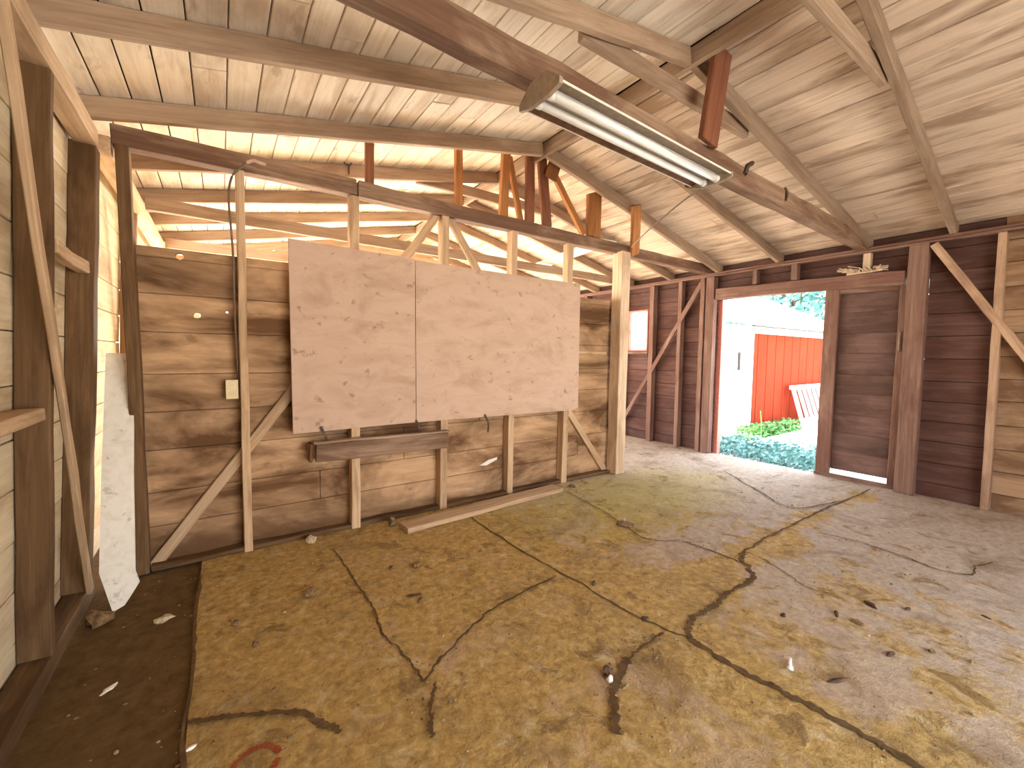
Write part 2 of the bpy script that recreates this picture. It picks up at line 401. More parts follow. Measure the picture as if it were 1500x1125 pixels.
# roofing felt above the boards
for u, n_ in ((ul, nl), (ur, nr)):
    O = Vector((RX, Y0 - .35, RZ + rise + .04)); U = u.normalized()
    vs = [bm.verts.new(O + n_ * h + U * s + Vector((0, y, 0))) for h in (0, .02) for s, y in ((0, 0), (3.25, 0), (3.25, Y1 - Y0 + .7), (0, Y1 - Y0 + .7))]
    fs = [bm.faces.new([vs[k] for k in q]) for q in ((0, 3, 2, 1), (4, 5, 6, 7), (0, 1, 5, 4), (1, 2, 6, 5), (2, 3, 7, 6), (3, 0, 4, 7))]
    bmesh.ops.recalc_face_normals(bm, faces=fs)
    for f in fs: f.material_index = 1
struct(mesh_obj('ceiling', bm, None, mats=[M['ceil'], M['felt'], M['ceil_right']]), 'pale stained roof boards of both slopes')

# ------------------------------------------------------------------ walls
def wall(name, mat, O, U, V, N, length, v0, v1, bw, holes=(), th=.022, gap=.004, back=True, joint=3.5, label=None):
    bm = bmesh.new()
    boards(bm, O, U, V, N, length, v0, v1, bw, th, gap, holes, .0015, joint, jitter=.08)
    nb = len(bm.faces)
    if back:
        Nn = Vector(N).normalized()
        boards(bm, Vector(O) - Nn * .022, U, V, N, length, v0, v1, bw, .012, -.001, holes, v_off=-bw * .5)
        bm.faces.ensure_lookup_table()
        for f in bm.faces[nb:]: f.material_index = 1
    o = mesh_obj(name, bm, None, mats=[mat, M['felt']])
    return struct(o, label)
# left wall, leaning: boards 0.1 m behind the stud faces
tl = Vector((.046, 0, 1)).normalized()
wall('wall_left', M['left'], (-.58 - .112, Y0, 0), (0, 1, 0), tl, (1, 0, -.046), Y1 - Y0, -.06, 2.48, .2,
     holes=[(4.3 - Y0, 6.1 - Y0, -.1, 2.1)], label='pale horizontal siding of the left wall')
# right wall
XW = XR + .1
holesR = [(1.03 - Y0, 3.0 - Y0, -.2, 1.99), (4.07 - Y0, 4.42 - Y0, 1.355, 1.95)]
bm = bmesh.new()
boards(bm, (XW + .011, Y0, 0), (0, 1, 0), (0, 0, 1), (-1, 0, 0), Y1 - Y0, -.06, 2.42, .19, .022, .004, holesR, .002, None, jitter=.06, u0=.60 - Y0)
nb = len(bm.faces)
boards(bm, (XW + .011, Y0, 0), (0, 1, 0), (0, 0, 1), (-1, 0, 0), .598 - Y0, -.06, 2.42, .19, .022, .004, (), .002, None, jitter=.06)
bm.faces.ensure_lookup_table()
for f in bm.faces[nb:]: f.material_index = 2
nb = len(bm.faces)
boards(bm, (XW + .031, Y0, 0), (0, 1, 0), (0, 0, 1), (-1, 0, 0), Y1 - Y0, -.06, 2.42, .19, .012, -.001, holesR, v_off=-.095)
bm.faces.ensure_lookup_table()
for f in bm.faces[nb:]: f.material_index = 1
struct(mesh_obj('wall_right', bm, None, mats=[M['right'], M['felt'], M['right_lit']]), 'dark horizontal siding of the right wall')
# gable ends
def gable(name, y, nsign, holes, label):
    bm = bmesh.new(); z = -.06; rowz = .2
    O = Vector((-.72, y, 0))
    while z < 3.1:
        a, b = z, z + rowz
        # clip to the roof underside
        mid = max(a, 2.2)
        x0 = -.72 if b < 2.44 else max(-.72, RX - (RZ + rise - b) / .2 )
        x1 = 5.42 if b < 2.40 else min(5.42, RX + (RZ + rise - b) / .2235)
        if b > RZ + rise: break
        boards(bm, (0, y, 0), (1, 0, 0), (0, 0, 1), (0, nsign, 0), x1, a, b, rowz, .022, .003, [h for h in holes], joint=3.4, u0=x0)
        z += rowz
        if z > 2.3: rowz = .1
    nb = len(bm.faces)
    return struct(mesh_obj(name, bm, M['end']), label)
gable('wall_far', Y1 + .01, -1, [(-.2, 5.0, -.1, 2.2)], 'pale gable wall at the far end of the back room')  # unseen opening, added and sized to brighten the back room
gable('wall_back', Y0 - .01, 1, [(.5, 3.5, -.1, 1.9)], 'gable wall behind the viewer with a wide opening added for light')  # unseen opening, added and sized to light the near room
# partition boards
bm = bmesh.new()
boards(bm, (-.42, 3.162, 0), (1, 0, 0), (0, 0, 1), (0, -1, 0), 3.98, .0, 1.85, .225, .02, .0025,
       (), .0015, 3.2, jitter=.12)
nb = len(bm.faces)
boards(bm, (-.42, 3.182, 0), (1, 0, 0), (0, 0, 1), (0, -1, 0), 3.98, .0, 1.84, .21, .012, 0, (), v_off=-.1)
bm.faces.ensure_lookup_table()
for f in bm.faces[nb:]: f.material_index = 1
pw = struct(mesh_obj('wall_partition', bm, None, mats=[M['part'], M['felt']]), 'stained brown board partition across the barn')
def drill(o, holes):
    bm = bmesh.new()
    for x, y, z, r in holes:
        bmesh.ops.create_cone(bm, cap_ends=True, segments=18, radius1=r, radius2=r, depth=.2, matrix=Matrix.Translation((x, y, z)) @ Matrix.Rotation(math.pi / 2, 4, 'X'))
    c = mesh_obj('drill', bm, M['felt'])
    md = o.modifiers.new('holes', 'BOOLEAN'); md.object = c; md.operation = 'DIFFERENCE'; md.solver = 'EXACT'; md.use_self = True
    dg = bpy.context.evaluated_depsgraph_get(); me = bpy.data.meshes.new_from_object(o.evaluated_get(dg))
    o.modifiers.clear(); o.data = me; bpy.data.objects.remove(c)
drill(pw, [(-.11, 3.16, 1.473, .017), (-.18, 3.16, 1.812, .02), (.04, 3.16, 1.503, .006)])

# ------------------------------------------------------------------ ridge, rafters, ties
timber('ridge_beam', (RX, Y0 + .02, RZ + .045), (RX, Y1 - .02, RZ + .045), .035, .11, M['rafter'],
       'long ridge beam along the peak of the roof', 'beam')
GL, GR = 'left-slope roof rafters', 'right-slope roof rafters'
def raftL(y, lab, yr=None, low=0.0):
    yr = y if yr is None else yr
    a = Vector((-.55, y + .022, zl(-.55) + .052 + low)); b = Vector((RX - .02, yr + .022, zl(RX - .02) + .052 + low))
    return timber('rafter', a, b, .044, .1, M['rafter'], lab, 'rafter', GL)
def raftR(y, lab, yr=None):
    yr = y if yr is None else yr
    a = Vector((RX + .02, yr + .022, zr(RX + .02) + .052)); b = Vector((5.36, y + .022, zr(5.36) + .052))
    return timber('rafter', a, b, .044, .1, M['rafter'], lab, 'rafter', GR)
raftL(1.49, 'thick roof rafter at top centre, ending at the ridge beside the hanging post', 1.54)
raftL(2.225, 'left-slope rafter whose upper end disappears behind the fluorescent light')
raftL(2.955, 'left-slope rafter carried over the partition, plank posts under its upper end', 2.92)
raftL(3.65, 'first left-slope rafter beyond the partition, with the small ring hook')
raftL(4.38, 'second left-slope rafter beyond the partition, just above the far tie beam')
raftL(5.08, 'third left-slope rafter counted beyond the partition')
raftL(5.8, 'fourth left-slope rafter counted beyond the partition')
raftL(6.5, 'last left-slope rafter, against the far gable wall')
raftR(.87, 'right-slope rafter nearest the viewer, crossing the upper right boards', .765)
raftR(1.45, 'right-slope rafter that meets the sagging tie beam at the right wall plate', 1.53)
raftR(2.25, 'right-slope rafter passing behind the far end of the fluorescent light')
raftR(2.96, 'right-slope rafter landing above the corner of the open door, behind the cable', 2.91)
raftR(3.65, 'first right-slope rafter beyond the partition')
raftR(4.38, 'second right-slope rafter beyond the partition, above the far tie beam')
raftR(5.08, 'third right-slope rafter counted beyond the partition')
raftR(5.8, 'fourth right-slope rafter counted beyond the partition')
raftR(6.5, 'last right-slope rafter, against the far gable wall')

# tie beam with the light (sagging, bark still on its top)
tb = timber('tie_beam', (-.5, 1.515, 2.505), (5.24, 1.515, 2.385), .09, .135, M['beam'],
            'heavy dark tie beam with the fluorescent light under it', 'beam', rough=.004, bevel=.008)
def child_at(o, parent):
    mw = o.matrix_basis.copy(); o.parent = parent; o.matrix_local = parent.matrix_basis.inverted() @ mw
for (x, z, r, l, dy) in ((2.84, 2.485, .016, .12, .03), (3.43, 2.44, .009, .05, -.03)):
    bm = bmesh.new()
    if l > .1: tube(bm, [(0, 0, -.04), (.03, 0, .02), (.085, 0, .05)], r, 8)
    else: tube(bm, [(0, 0, -.04), (-.002, -.012, 0), (.0, 0, .04), (-.02, .0, .045)], r, 8)
    pg = mesh_obj('peg', bm, M['iron']); pg.location = (x, 1.465, z); child_at(pg, tb)
timber('tie_beam', (-.44, 4.33, 2.39), (5.24, 4.33, 2.375), .045, .1, M['rafter'],
       'tie beam across the back room, seen above the partition boards', 'beam', 'back-room tie beams')
timber('tie_beam', (-.44, 5.74, 2.39), (5.24, 5.74, 2.375), .045, .1, M['rafter'],
       'farthest tie beam, low against the far gable wall', 'beam', 'back-room tie beams')
# collar ties
timber('collar_tie', (1.5, 1.608, 2.846), (3.10, 1.602, 2.846), .04, .092, M['rafter'], 'collar tie across the peak behind the hanging post', 'beam', 'collar ties')
timber('collar_tie', (1.46, .862, 2.838), (3.13, .862, 2.838), .04, .094, M['rafter'], 'collar tie nearest the viewer, cut by the top of the picture', 'beam', 'collar ties')
timber('collar_tie', (1.5, 3.72, 2.846), (3.10, 3.72, 2.846), .04, .092, M['rafter'], 'collar tie of the first truss beyond the partition, behind the plank posts', 'beam', 'collar ties')
timber('hanging_post', (2.365, 1.445, 2.495), (2.447, 1.42, 3.03), .155, .035, M['darkred'],
       'reddish brown plank post hanging from the ridge onto the tie beam', 'post', up=(0, -1, 0))

# left wall timbers
def lw(y, z, off=0.0): return Vector((LW(z) - off, y, z))
timber('wall_plate', (-.515, Y0, 2.315), (-.515, 2.97, 2.315), .09, .085, M['stud'], 'pale top plate along the near left wall', 'beam', up=(0, 0, 1))
timber('wall_plate', (-.485, 3.05, 2.325), (-.485, Y1, 2.325), .09, .085, M['stud'], 'sunlit top plate of the left wall beyond the partition', 'beam')
timber('sill_plate', (-.625, Y0, .02), (-.625, 3.0, .02), .09, .08, M['stud_dark'], 'dark sill plate at the foot of the left wall', 'beam')
timber('wall_stud', lw(2.33, .06, .05), lw(2.29, 2.275, .05), .095, .045, M['stud_dark'], 'near dark brown stud of the left wall', 'stud', 'left wall studs', up=(0, 1, 0))
timber('wall_stud', lw(2.90, .06, .05), lw(3.00, 2.275, .05), .1, .09, M['stud_dark'], 'dark brown post of the left wall beside the white plank', 'stud', 'left wall studs', up=(0, 1, 0))
timber('wall_stud', lw(1.55, .06, .05), lw(1.55, 2.275, .05), .095, .045, M['stud_dark'], 'stud of the left wall at the very edge of the picture', 'stud', 'left wall studs', up=(0, 1, 0))
timber('wall_stud', lw(4.25, .0, .05), lw(4.25, 2.28, .05), .09, .045, M['stud'], 'pale stud at the near side of the back-room opening', 'stud', up=(0, 1, 0))
timber('wall_stud', lw(6.12, .0, .05), lw(6.12, 2.28, .05), .09, .045, M['stud'], 'pale stud at the far side of the back-room opening', 'stud', up=(0, 1, 0))
timber('wall_brace', lw(1.80, 2.24, -.012), lw(2.83, .07, -.012), .045, .022, M['stud'], 'thin pale diagonal brace across the left wall studs', 'brace', up=(1, 0, 0))
timber('wall_brace', lw(3.8, 2.2, .012), lw(4.25, 1.2, .012), .06, .022, M['stud'], 'short pale diagonal brace on the left wall beyond the partition', 'brace', up=(1, 0, 0))
timber('blocking', lw(1.58, 1.02, .05), lw(2.262, 1.02, .05), .085, .045, M['stud'], 'horizontal block running into the near left stud', 'block')
timber('blocking', lw(2.37, 1.66, .035), lw(2.89, 1.66, .035), .05, .06, M['stud'], 'short pale split block between the two left wall studs', 'block', rough=.006)

# leaning white plank
bm = bmesh.new()
n = Vector((0, 1, -.41)).normalized()
poly = [(-.524, 3.2, 1.245), (-.405, 3.2, 1.245), (-.400, 2.945, .624), (-.386, 2.754, .158), (-.37, 2.732, .103), (-.395, 2.715, .062), (-.425, 2.696, .016), (-.466, 2.689, 0.0), (-.519, 2.762, .176), (-.524, 2.938, .606)]
fr = [bm.verts.new(Vector(q) - Vector((0, 2.95, 0))) for q in poly]; bk = [bm.verts.new(Vector(q) - Vector((0, 2.95, 0)) + n * .02) for q in poly]
bm.faces.new(fr); bm.faces.new(bk[::-1])
for i in range(len(poly)): bm.faces.new((fr[i], bk[i], bk[(i + 1) % len(poly)], fr[(i + 1) % len(poly)]))
bmesh.ops.recalc_face_normals(bm, faces=bm.faces)
o = mesh_obj('plank', bm, M['white']); o.location = (0, 2.95, 0)
tag(o, 'white painted plank leaning in the gap beside the partition end post', 'plank')
lump('dirt_clod', (-.50, 2.64, -.01), (.05, .05, .035), M['clod'], 'dark clod of earth at the foot of the white plank', 'debris', seed=3)

# ------------------------------------------------------------------ partition frame
timber('partition_post', (-.397, 3.105, -.005), (-.397, 3.105, 2.345), .055, .09, M['stud_dark'], 'brown end post of the partition beside the left wall gap', 'post', up=(0, 1, 0))
timber('partition_post', (3.485, 3.05, 0), (3.50, 3.05, 2.345), .135, .13, M['post_pale'], 'thick pale post at the right end of the partition', 'post', up=(0, 1, 0))
timber('top_plate', (-.44, 3.11, 2.392), (.81, 3.11, 2.40), .09, .105, M['beam'], 'left length of the dark beam on top of the partition', 'beam', rough=.004)
timber('top_plate', (.815, 3.10, 2.392), (5.19, 3.10, 2.375), .09, .105, M['beam'], 'long right length of the beam on top of the partition', 'beam', rough=.004)
GS = 'partition studs'
timber('partition_stud', (.107, 3.10, -.002), (.125, 3.10, 2.345), .044, .085, M['stud'], 'full-height pale partition stud with the socket on its side', 'stud', GS, up=(0, 1, 0))
timber('partition_stud', (.768, 3.105, -.002), (.79, 3.105, 2.345), .06, .085, M['stud'], 'partition stud passing behind the left end of the wooden ledge', 'stud', GS, up=(0, 1, 0))
timber('partition_stud', (1.455, 3.105, -.002), (1.48, 3.105, 2.345), .06, .085, M['stud'], 'partition stud at the right end of the ledge, two small braces at its top', 'stud', GS, up=(0, 1, 0))
timber('partition_stud', (2.107, 3.105, -.002), (2.14, 3.105, 2.345), .06, .085, M['stud'], 'partition stud beside the white paint chip', 'stud', GS, up=(0, 1, 0))
timber('partition_stud', (2.757, 3.105, -.002), (2.80, 3.105, 2.345), .065, .085, M['stud'], 'partition stud under the right edge of the plywood', 'stud', GS, up=(0, 1, 0))
timber('partition_brace', (-.36, 3.135, .0), (.50, 3.135, 1.15), .062, .022, M['stud'], 'pale diagonal brace running up from the left post to the plywood', 'brace', up=(0, 1, 0))
timber('partition_brace', (2.82, 3.13, .75), (3.405, 3.13, .0), .065, .03, M['stud'], 'short diagonal brace down to the foot of the pale right post', 'brace', up=(0, 1, 0))
timber('partition_brace', (1.43, 3.115, 2.345), (1.08, 3.115, 1.86), .06, .03, M['stud'], 'small diagonal brace above the plywood leaning down to the left', 'brace', up=(0, 1, 0))
timber('partition_brace', (1.53, 3.115, 2.345), (1.86, 3.115, 1.86), .06, .03, M['stud'], 'small diagonal brace above the plywood leaning down to the right', 'brace', up=(0, 1, 0))
timber('bottom_plate', (-.37, 3.11, .016), (3.42, 3.11, .016), .08, .03, M['stud_dark'], 'dark dirt-covered bottom plate under the partition studs', 'beam', rough=.006)
timber('partition_rail', (2.85, 3.145, 1.29), (3.40, 3.145, 1.29), .02, .035, M['stud'], 'short pale rail on the boards beside the pale right post', 'rail')
# plywood sheets
def ply(x0, x1, z0, z1, label, cut=False):
    bm = bmesh.new()
    pts = [(x0, z0), (x1 - (.06 if cut else 0), z0 - (.012 if cut else 0)), (x1, z0 + (.01 if cut else 0)), (x1, z1 - .01), (x1 - .012, z1), (x0, z1)] if cut else [(x0, z0), (x1, z0 + .01), (x1, z1), (x0, z1 + .012)]
    f = [bm.verts.new((x, 0, z)) for x, z in pts]; b_ = [bm.verts.new((x, .014, z)) for x, z in pts]
    bm.faces.new(f); bm.faces.new(b_[::-1])
    for i in range(len(pts)): bm.faces.new((f[i], b_[i], b_[(i + 1) % len(pts)], f[(i + 1) % len(pts)]))
    bmesh.ops.recalc_face_normals(bm, faces=bm.faces)
    es = [e for e in bm.edges if len(e.link_faces) == 2]
    bmesh.ops.bevel(bm, geom=es, offset=.002, segments=1, affect='EDGES')
    o = mesh_obj('plywood_sheet', bm, M['ply']); o.location = (0, 3.04, 0)
    return tag(o, label, 'board')
ply(.372, 1.213, .727, 1.968, 'narrower left plywood sheet nailed to the partition')
ply(1.217, 2.905, .735, 1.955, 'wide right plywood sheet nailed to the partition', True)
# ledge board below the plywood
led = thing('ledge', (.95, 3.03, .58), 'rough brown wooden ledge hanging below the left plywood sheet', 'shelf')
timber('ledge_board', (.50, 3.03, .59), (1.475, 3.03, .575), .035, .125, M['beam'], rough=.004, parent=led)
timber('ledge_board', (.485, 3.022, .66), (1.475, 3.022, .645), .06, .014, M['rafter'], rough=.003, parent=led)
timber('ledge_end', (.478, 3.06, .655), (.47, 3.06, .53), .09, .02, M['stud_dark'], parent=led, up=(1, 0, 0))
# bent strap hooks
for i, (x, z, lab) in enumerate(((.555, .70, 'bent iron strap hook below the plywood, at the left end of the ledge'),
                                (1.225, .69, 'bent iron strap hook under the seam between the plywood sheets'),
                                (1.835, .69, 'bent iron strap hook under the wide plywood sheet, right of the ledge'))):
    bm = bmesh.new()
    P = [(-.014, .0, .065), (-.006, -.012, .035), (.008, -.018, 0), (.02, -.006, -.03), (.026, .012, -.045 if i < 2 else -.09)]
    for k in range(len(P) - 1): add_bar(bm, P[k], P[k + 1], .016, .005, (0, -1, .2), .001)
    if i == 2: add_bar(bm, (-.014, .004, .04), (-.014, .122, .04), .016, .006, (0, 0, 1), .001)
    tag(mesh_obj('strap_hook', bm, M['iron']), lab, 'hook').location = (x, 3.032, z)
# plank on the floor along the partition
timber('floor_plank', (1.035, 2.835, .02), (2.56, 2.93, .02), .15, .038, M['stud'], 'long flat plank lying on the floor at the foot of the partition', 'plank', rough=.003)
# block chunk
lump('wood_chunk', (.455, 2.99, 0), (.035, .03, .03), M['clod_pale'], 'pale chunk on the floor below the left plywood sheet', 'debris', seed=11)
# socket
sk = thing('wall_socket', (.05, 3.10, 1.03), 'yellowed double socket box on the side of the first full-height stud', 'socket')
bm = bmesh.new(); add_bar(bm, (-.029, -.0, 0), (.029, -.0, 0), .055, .112, (0, 0, 1), .003); mesh_obj('box', bm, M['end_metal'], sk)
bm = bmesh.new(); add_bar(bm, (-.032, -.031, 0), (.032, -.031, 0), .006, .116, (0, 0, 1), .002); mesh_obj('cover_plate', bm, M['plastic'], sk)
for dz in (.026, -.026):
    bm = bmesh.new()
    bmesh.ops.create_cone(bm, cap_ends=True, segments=20, radius1=.017, radius2=.0165, depth=.006, matrix=Matrix.Translation((0, -.036, dz)) @ Matrix.Rotation(math.pi / 2, 4, 'X'))
    r = mesh_obj('receptacle', bm, M['plastic'], sk)
    bm = bmesh.new()
    for dx in (-.006, .006): add_bar(bm, (dx, -.0395, dz - .005), (dx, -.0395, dz + .005), .002, .0016, (1, 0, 0), 0)
    mesh_obj('slots', bm, M['slot'], r)
# cable on the stud
bm = bmesh.new(); tube(bm, smooth_path([(.085, 3.10, 1.09), (.078, 3.075, 1.5), (.078, 3.052, 1.85), (.066, 3.045, 2.15), (.083, 3.045, 2.28), (.12, 3.048, 2.34), (.16, 3.04, 2.385)], 8), .006)
cb = mesh_obj('cable', bm, M['cable']); tag(cb, 'dark cable running up the first full-height stud from the socket', 'cable')
bm = bmesh.new(); tube(bm, smooth_path([(.16, 3.04, 2.385), (.195, 3.035, 2.405), (.225, 3.03, 2.40), (.26, 3.035, 2.398)], 6), .010)
mesh_obj('cable_end', bm, M['cable_pale'], cb)
# white chips on the boards
for i, (x, z, sx, sz, lab) in enumerate(((1.93, .305, .085, .022, 'slanted white paint chip on the partition boards below the wide plywood'),)):
    bm = bmesh.new()
    pts = [(-.09, -.018), (-.02, -.026), (.09, .012), (.095, .034), (.0, .02)]
    f = [bm.verts.new((a, 0, b)) for a, b in pts]; k = [bm.verts.new((a, .004, b)) for a, b in pts]
    bm.faces.new(f); bm.faces.new(k[::-1])
    for q in range(5): bm.faces.new((f[q], k[q], k[(q + 1) % 5], f[(q + 1) % 5]))
    bmesh.ops.recalc_face_normals(bm, faces=bm.faces)
    o = mesh_obj('paint_chip', bm, M['bright']); o.location = (x, 3.147, z); tag(o, lab, 'paint')

# cripples and plank posts between the partition beam and the roof
GC = 'plank posts above the partition beam'
def crip(xb, zb, xt, zt, w, d, mat, label, yb=3.10, yt=3.10, cut=0.0):
    return timber('plank_post', (xb, yb, zb), (xt, yt, zt), w, d, mat, label, 'post', GC, up=(0, 1, 0))
B = 2.445
crip(.90, B, .905, 2.78, .058, .04, M['darkred'], 'dark plank post standing alone above the left beam joint')
crip(1.605, B, 1.605, 2.92, .06, .04, M['red'], 'slim orange plank post standing alone left of the cluster')
crip(2.035, B, 2.06, 3.0, .075, .05, M['red'], 'light orange plank post at the left edge of the cluster')
crip(2.245, B, 2.12, 2.98, .05, .035, M['red'], 'slanted orange plank in the cluster leaning up to the left', 3.135, 3.135)
crip(2.305, B, 2.30, 3.05, .09, .035, M['darkred'], 'dark red plank post left of the ridge in the cluster', 3.08, 3.08)
crip(2.51, B, 2.44, 3.06, .10, .035, M['darkred'], 'dark red plank post under the ridge in the cluster', 3.09, 3.09)
crip(2.515, 2.86, 2.555, 3.03, .135, .02, M['red'], 'short tan plaque-like board nailed at the ridge end of the cluster', 3.05, 3.02)
crip(3.02, B + .022, 2.60, 2.99, .06, .04, M['red'], 'long slanted orange plank leaning up to the ridge from the right', 3.135, 3.135)
# free standing orange plank with slanted top
bm = bmesh.new()
pts = [(-.085, 0), (.085, 0), (.092, .47), (-.092, .40)]
f = [bm.verts.new((x, -.02, z)) for x, z in pts]; k = [bm.verts.new((x, .02, z)) for x, z in pts]
bm.faces.new(f); bm.faces.new(k[::-1])
for q in range(4): bm.faces.new((f[q], k[q], k[(q + 1) % 4], f[(q + 1) % 4]))
bmesh.ops.recalc_face_normals(bm, faces=bm.faces)
bmesh.ops.bevel(bm, geom=list(bm.edges), offset=.003, segments=1, affect='EDGES')
bmesh.ops.rotate(bm, verts=bm.verts, cent=(0, 0, 0), matrix=Matrix.Rotation(math.pi / 2, 3, 'Y'))
o = mesh_obj('plank_post', bm, M['red']); o.location = (3.105, 3.083, B); o.rotation_euler = (0, -math.pi / 2, 0)
tag(o, 'wide orange plank with a slanted free top, right of the cluster', 'post', GC)
timber('plank_post', (3.66, 3.02, 2.34), (3.485, 2.868, 2.775), .13, .035, M['red'], 'reddish plank post above the thick pale partition post', 'post', GC, up=(0, 1, 0))

# ------------------------------------------------------------------ right wall timbers
timber('wall_plate', (5.245, Y0, 2.298), (5.245, Y1, 2.298), .09, .022, M['stud_right'], 'lower top plate along the right wall', 'beam', rough=.002)
timber('wall_plate', (5.25, Y0, 2.324), (5.25, Y1, 2.324), .09, .024, M['stud_right'], 'upper top plate along the right wall, under the rafter ends', 'beam', rough=.002)
GRS = 'right wall studs'
def rstud(y, w, mat, lab, z0=0.0, z1=2.286, lean=0.0, name='wall_stud', cat='stud', d=.09):
    return timber(name, (XR + d / 2, y, z0), (XR + d / 2, y + lean, z1), w, d, mat, lab, cat, GRS, up=(1, 0, 0))
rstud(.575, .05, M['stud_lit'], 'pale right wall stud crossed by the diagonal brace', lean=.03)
rstud(1.085, .135, M['stud_right'], 'wide dark post at the right side of the door', name='door_post', cat='post', lean=.01)
rstud(3.06, .11, M['stud_right'], 'post at the left side of the open door', name='door_post', cat='post')
rstud(3.165, .06, M['stud_right'], 'stud doubled against the left door post')
rstud(3.49, .055, M['stud_right'], 'right wall stud midway between the small window and the door')
rstud(3.95, .075, M['stud_right'], 'right wall stud at the near side of the small window')
rstud(4.50, .055, M['stud_right'], 'right wall stud at the far side of the small window')
rstud(5.3, .05, M['stud_right'], 'right wall stud farthest back, beyond the small window')
timber('window_sill', (XR + .045, 4.0, 1.315), (XR + .045, 4.47, 1.315), .09, .04, M['stud_right'], 'plain brown ledge under the small window', 'sill')
def rbrace(y0, z0, y1, z1, mat, lab):
    return timber('wall_brace', (XR + .012, y0, z0), (XR + .012, y1, z1), .06, .022, mat, lab, 'brace', up=(1, 0, 0))
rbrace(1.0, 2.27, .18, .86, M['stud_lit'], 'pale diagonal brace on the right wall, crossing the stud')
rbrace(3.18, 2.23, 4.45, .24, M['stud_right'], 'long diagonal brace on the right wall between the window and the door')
hd = timber('door_header', (XR + .045, 1.18, 2.01), (XR + .045, 2.985, 2.06), .09, .13, M['stud_right'], 'dark header beam over the door opening', 'beam', rough=.004)
timber('cripple_stud', (XR + .045, 2.515, 2.12), (XR + .045, 2.515, 2.286), .05, .08, M['stud_right'], 'short cripple stud over the open half of the door', 'stud', 'short studs over the door header', up=(1, 0, 0))
timber('cripple_stud', (XR + .045, 2.1, 2.113), (XR + .045, 2.1, 2.286), .06, .08, M['stud_right'], 'short cripple stud over the middle of the door header', 'stud', 'short studs over the door header', up=(1, 0, 0))
timber('cripple_stud', (XR + .045, 1.47, 2.095), (XR + .045, 1.47, 2.286), .06, .07, M['post_pale'], 'pale splintered cripple stud standing in the nest debris', 'stud', 'short studs over the door header', up=(1, 0, 0))
bm = bmesh.new()
add_bar(bm, (XR - .006, 1.34, 2.10), (XR - .006, 1.62, 2.094), .012, .014, (0, 0, 1), .002)
for k in range(14): add_bar(bm, (XR - .004 + random.uniform(-.004, .003), 1.36 + .018 * k, 2.1), (XR - .004, 1.36 + .018 * k + random.uniform(-.05, .06), 2.13 + random.uniform(0, .03)), .008, .012, (1, 0, 0), 0)
for k in range(26):
    y = 1.33 + .3 * random.random(); z = 2.1 + .05 * random.random() * (1 - abs(y - 1.48) * 3)
    a = random.uniform(-.5, .5)
    if y < 1.51 and y + .12 > 1.43: y = 1.52 if k % 2 else 1.31
    add_bar(bm, (XR + random.uniform(0, .05), y, z), (XR + random.uniform(0, .05), y + .11 * math.cos(a), z + .05 * math.sin(a) + .015), .014, .008, (0, 0, 1), 0)
tag(mesh_obj('bird_nest', bm, M['post_pale']), 'ragged pale nest of splinters on the door header', 'nest')
# painted outer jamb
timber('door_jamb', (XW + .06, 2.985, -.05), (XW + .06, 2.985, 1.99), .075, .07, M['salmon'], 'red painted outer jamb at the left of the open door', 'jamb', up=(0, 1, 0), rough=.001)
# closed door leaf
dl = link(bpy.data.objects.new('door_1', None)); dl.location = (XR + .07, 1.5, 0); struct(dl, 'closed dark plank door leaf')
timber('stile', (XR + .115, 1.765, .0), (XR + .115, 1.765, 1.985), .125, .045, M['stud_right'], parent=dl, up=(1, 0, 0))
timber('stile', (XR + .115, 1.20, .0), (XR + .115, 1.20, 1.98), .06, .045, M['stud_right'], parent=dl, up=(1, 0, 0))
timber('bottom_rail', (XR + .11, 1.84, .012), (XR + .11, 1.15, .012), .045, .05, M['stud_right'], parent=dl)
timber('top_rail', (XR + .115, 1.70, 1.955), (XR + .115, 1.23, 1.94), .04, .06, M['stud_right'], parent=dl)
bm = bmesh.new()
boards(bm, (XR + .14, 1.16, 0), (0, 1, 0), (0, 0, 1), (-1, 0, 0), .54, .085, 1.975, .205, .02, .001, rough=.002, jitter=.1)
pn = mesh_obj('panel', bm, M['leaf']); child_at(pn, dl)
bm = bmesh.new()
boards(bm, (XR + .158, 1.16, 0), (0, 1, 0), (0, 0, 1), (-1, 0, 0), .64, .09, 1.975, .205, .01, -.001, v_off=-.1)
pn = mesh_obj('backing', bm, M['felt']); child_at(pn, dl)
bm = bmesh.new(); add_bar(bm, (0, 0, -.09), (0, 0, .09), .012, .012, (1, 0, 0), .002); hnd = mesh_obj('latch_bar', bm, M['end_metal']); hnd.location = (XR + .085, 1.205, 1.42); child_at(hnd, dl)
# small window
wn = link(bpy.data.objects.new('window_1', None)); wn.location = (XW, 4.245, 1.65); struct(wn, 'small bright window in the right wall')
bm = bmesh.new()
for a, b in (((0, -.175, -.295), (0, -.175, .3)), ((0, .175, -.295), (0, .175, .3)), ((0, -.19, -.295), (0, .19, -.295)), ((0, -.19, .3), (0, .19, .3))):
    add_bar(bm, a, b, .06, .025, (0, 1, 0) if a[1] == b[1] else (0, 0, 1), .002)
mesh_obj('window_frame', bm, M['salmon'], wn)
bm = bmesh.new()
add_bar(bm, (.005, -.175, .0), (.005, .175, .0), .018, .012, (0, 0, 1), .001); mesh_obj('glazing_bar', bm, M['shedwhite'], wn)
mg, t, b = nt('window_glass'); b.inputs['Base Color'].default_value = (1, 1, 1, 1); b.inputs['Roughness'].default_value = .02
b.inputs['Transmission Weight'].default_value = 1; b.inputs['IOR'].default_value = 1.05
bm = bmesh.new(); add_bar(bm, (.01, -.17, .0), (.01, .17, .0), .003, .58, (0, 0, 1), 0); mesh_obj('pane', bm, mg, wn)

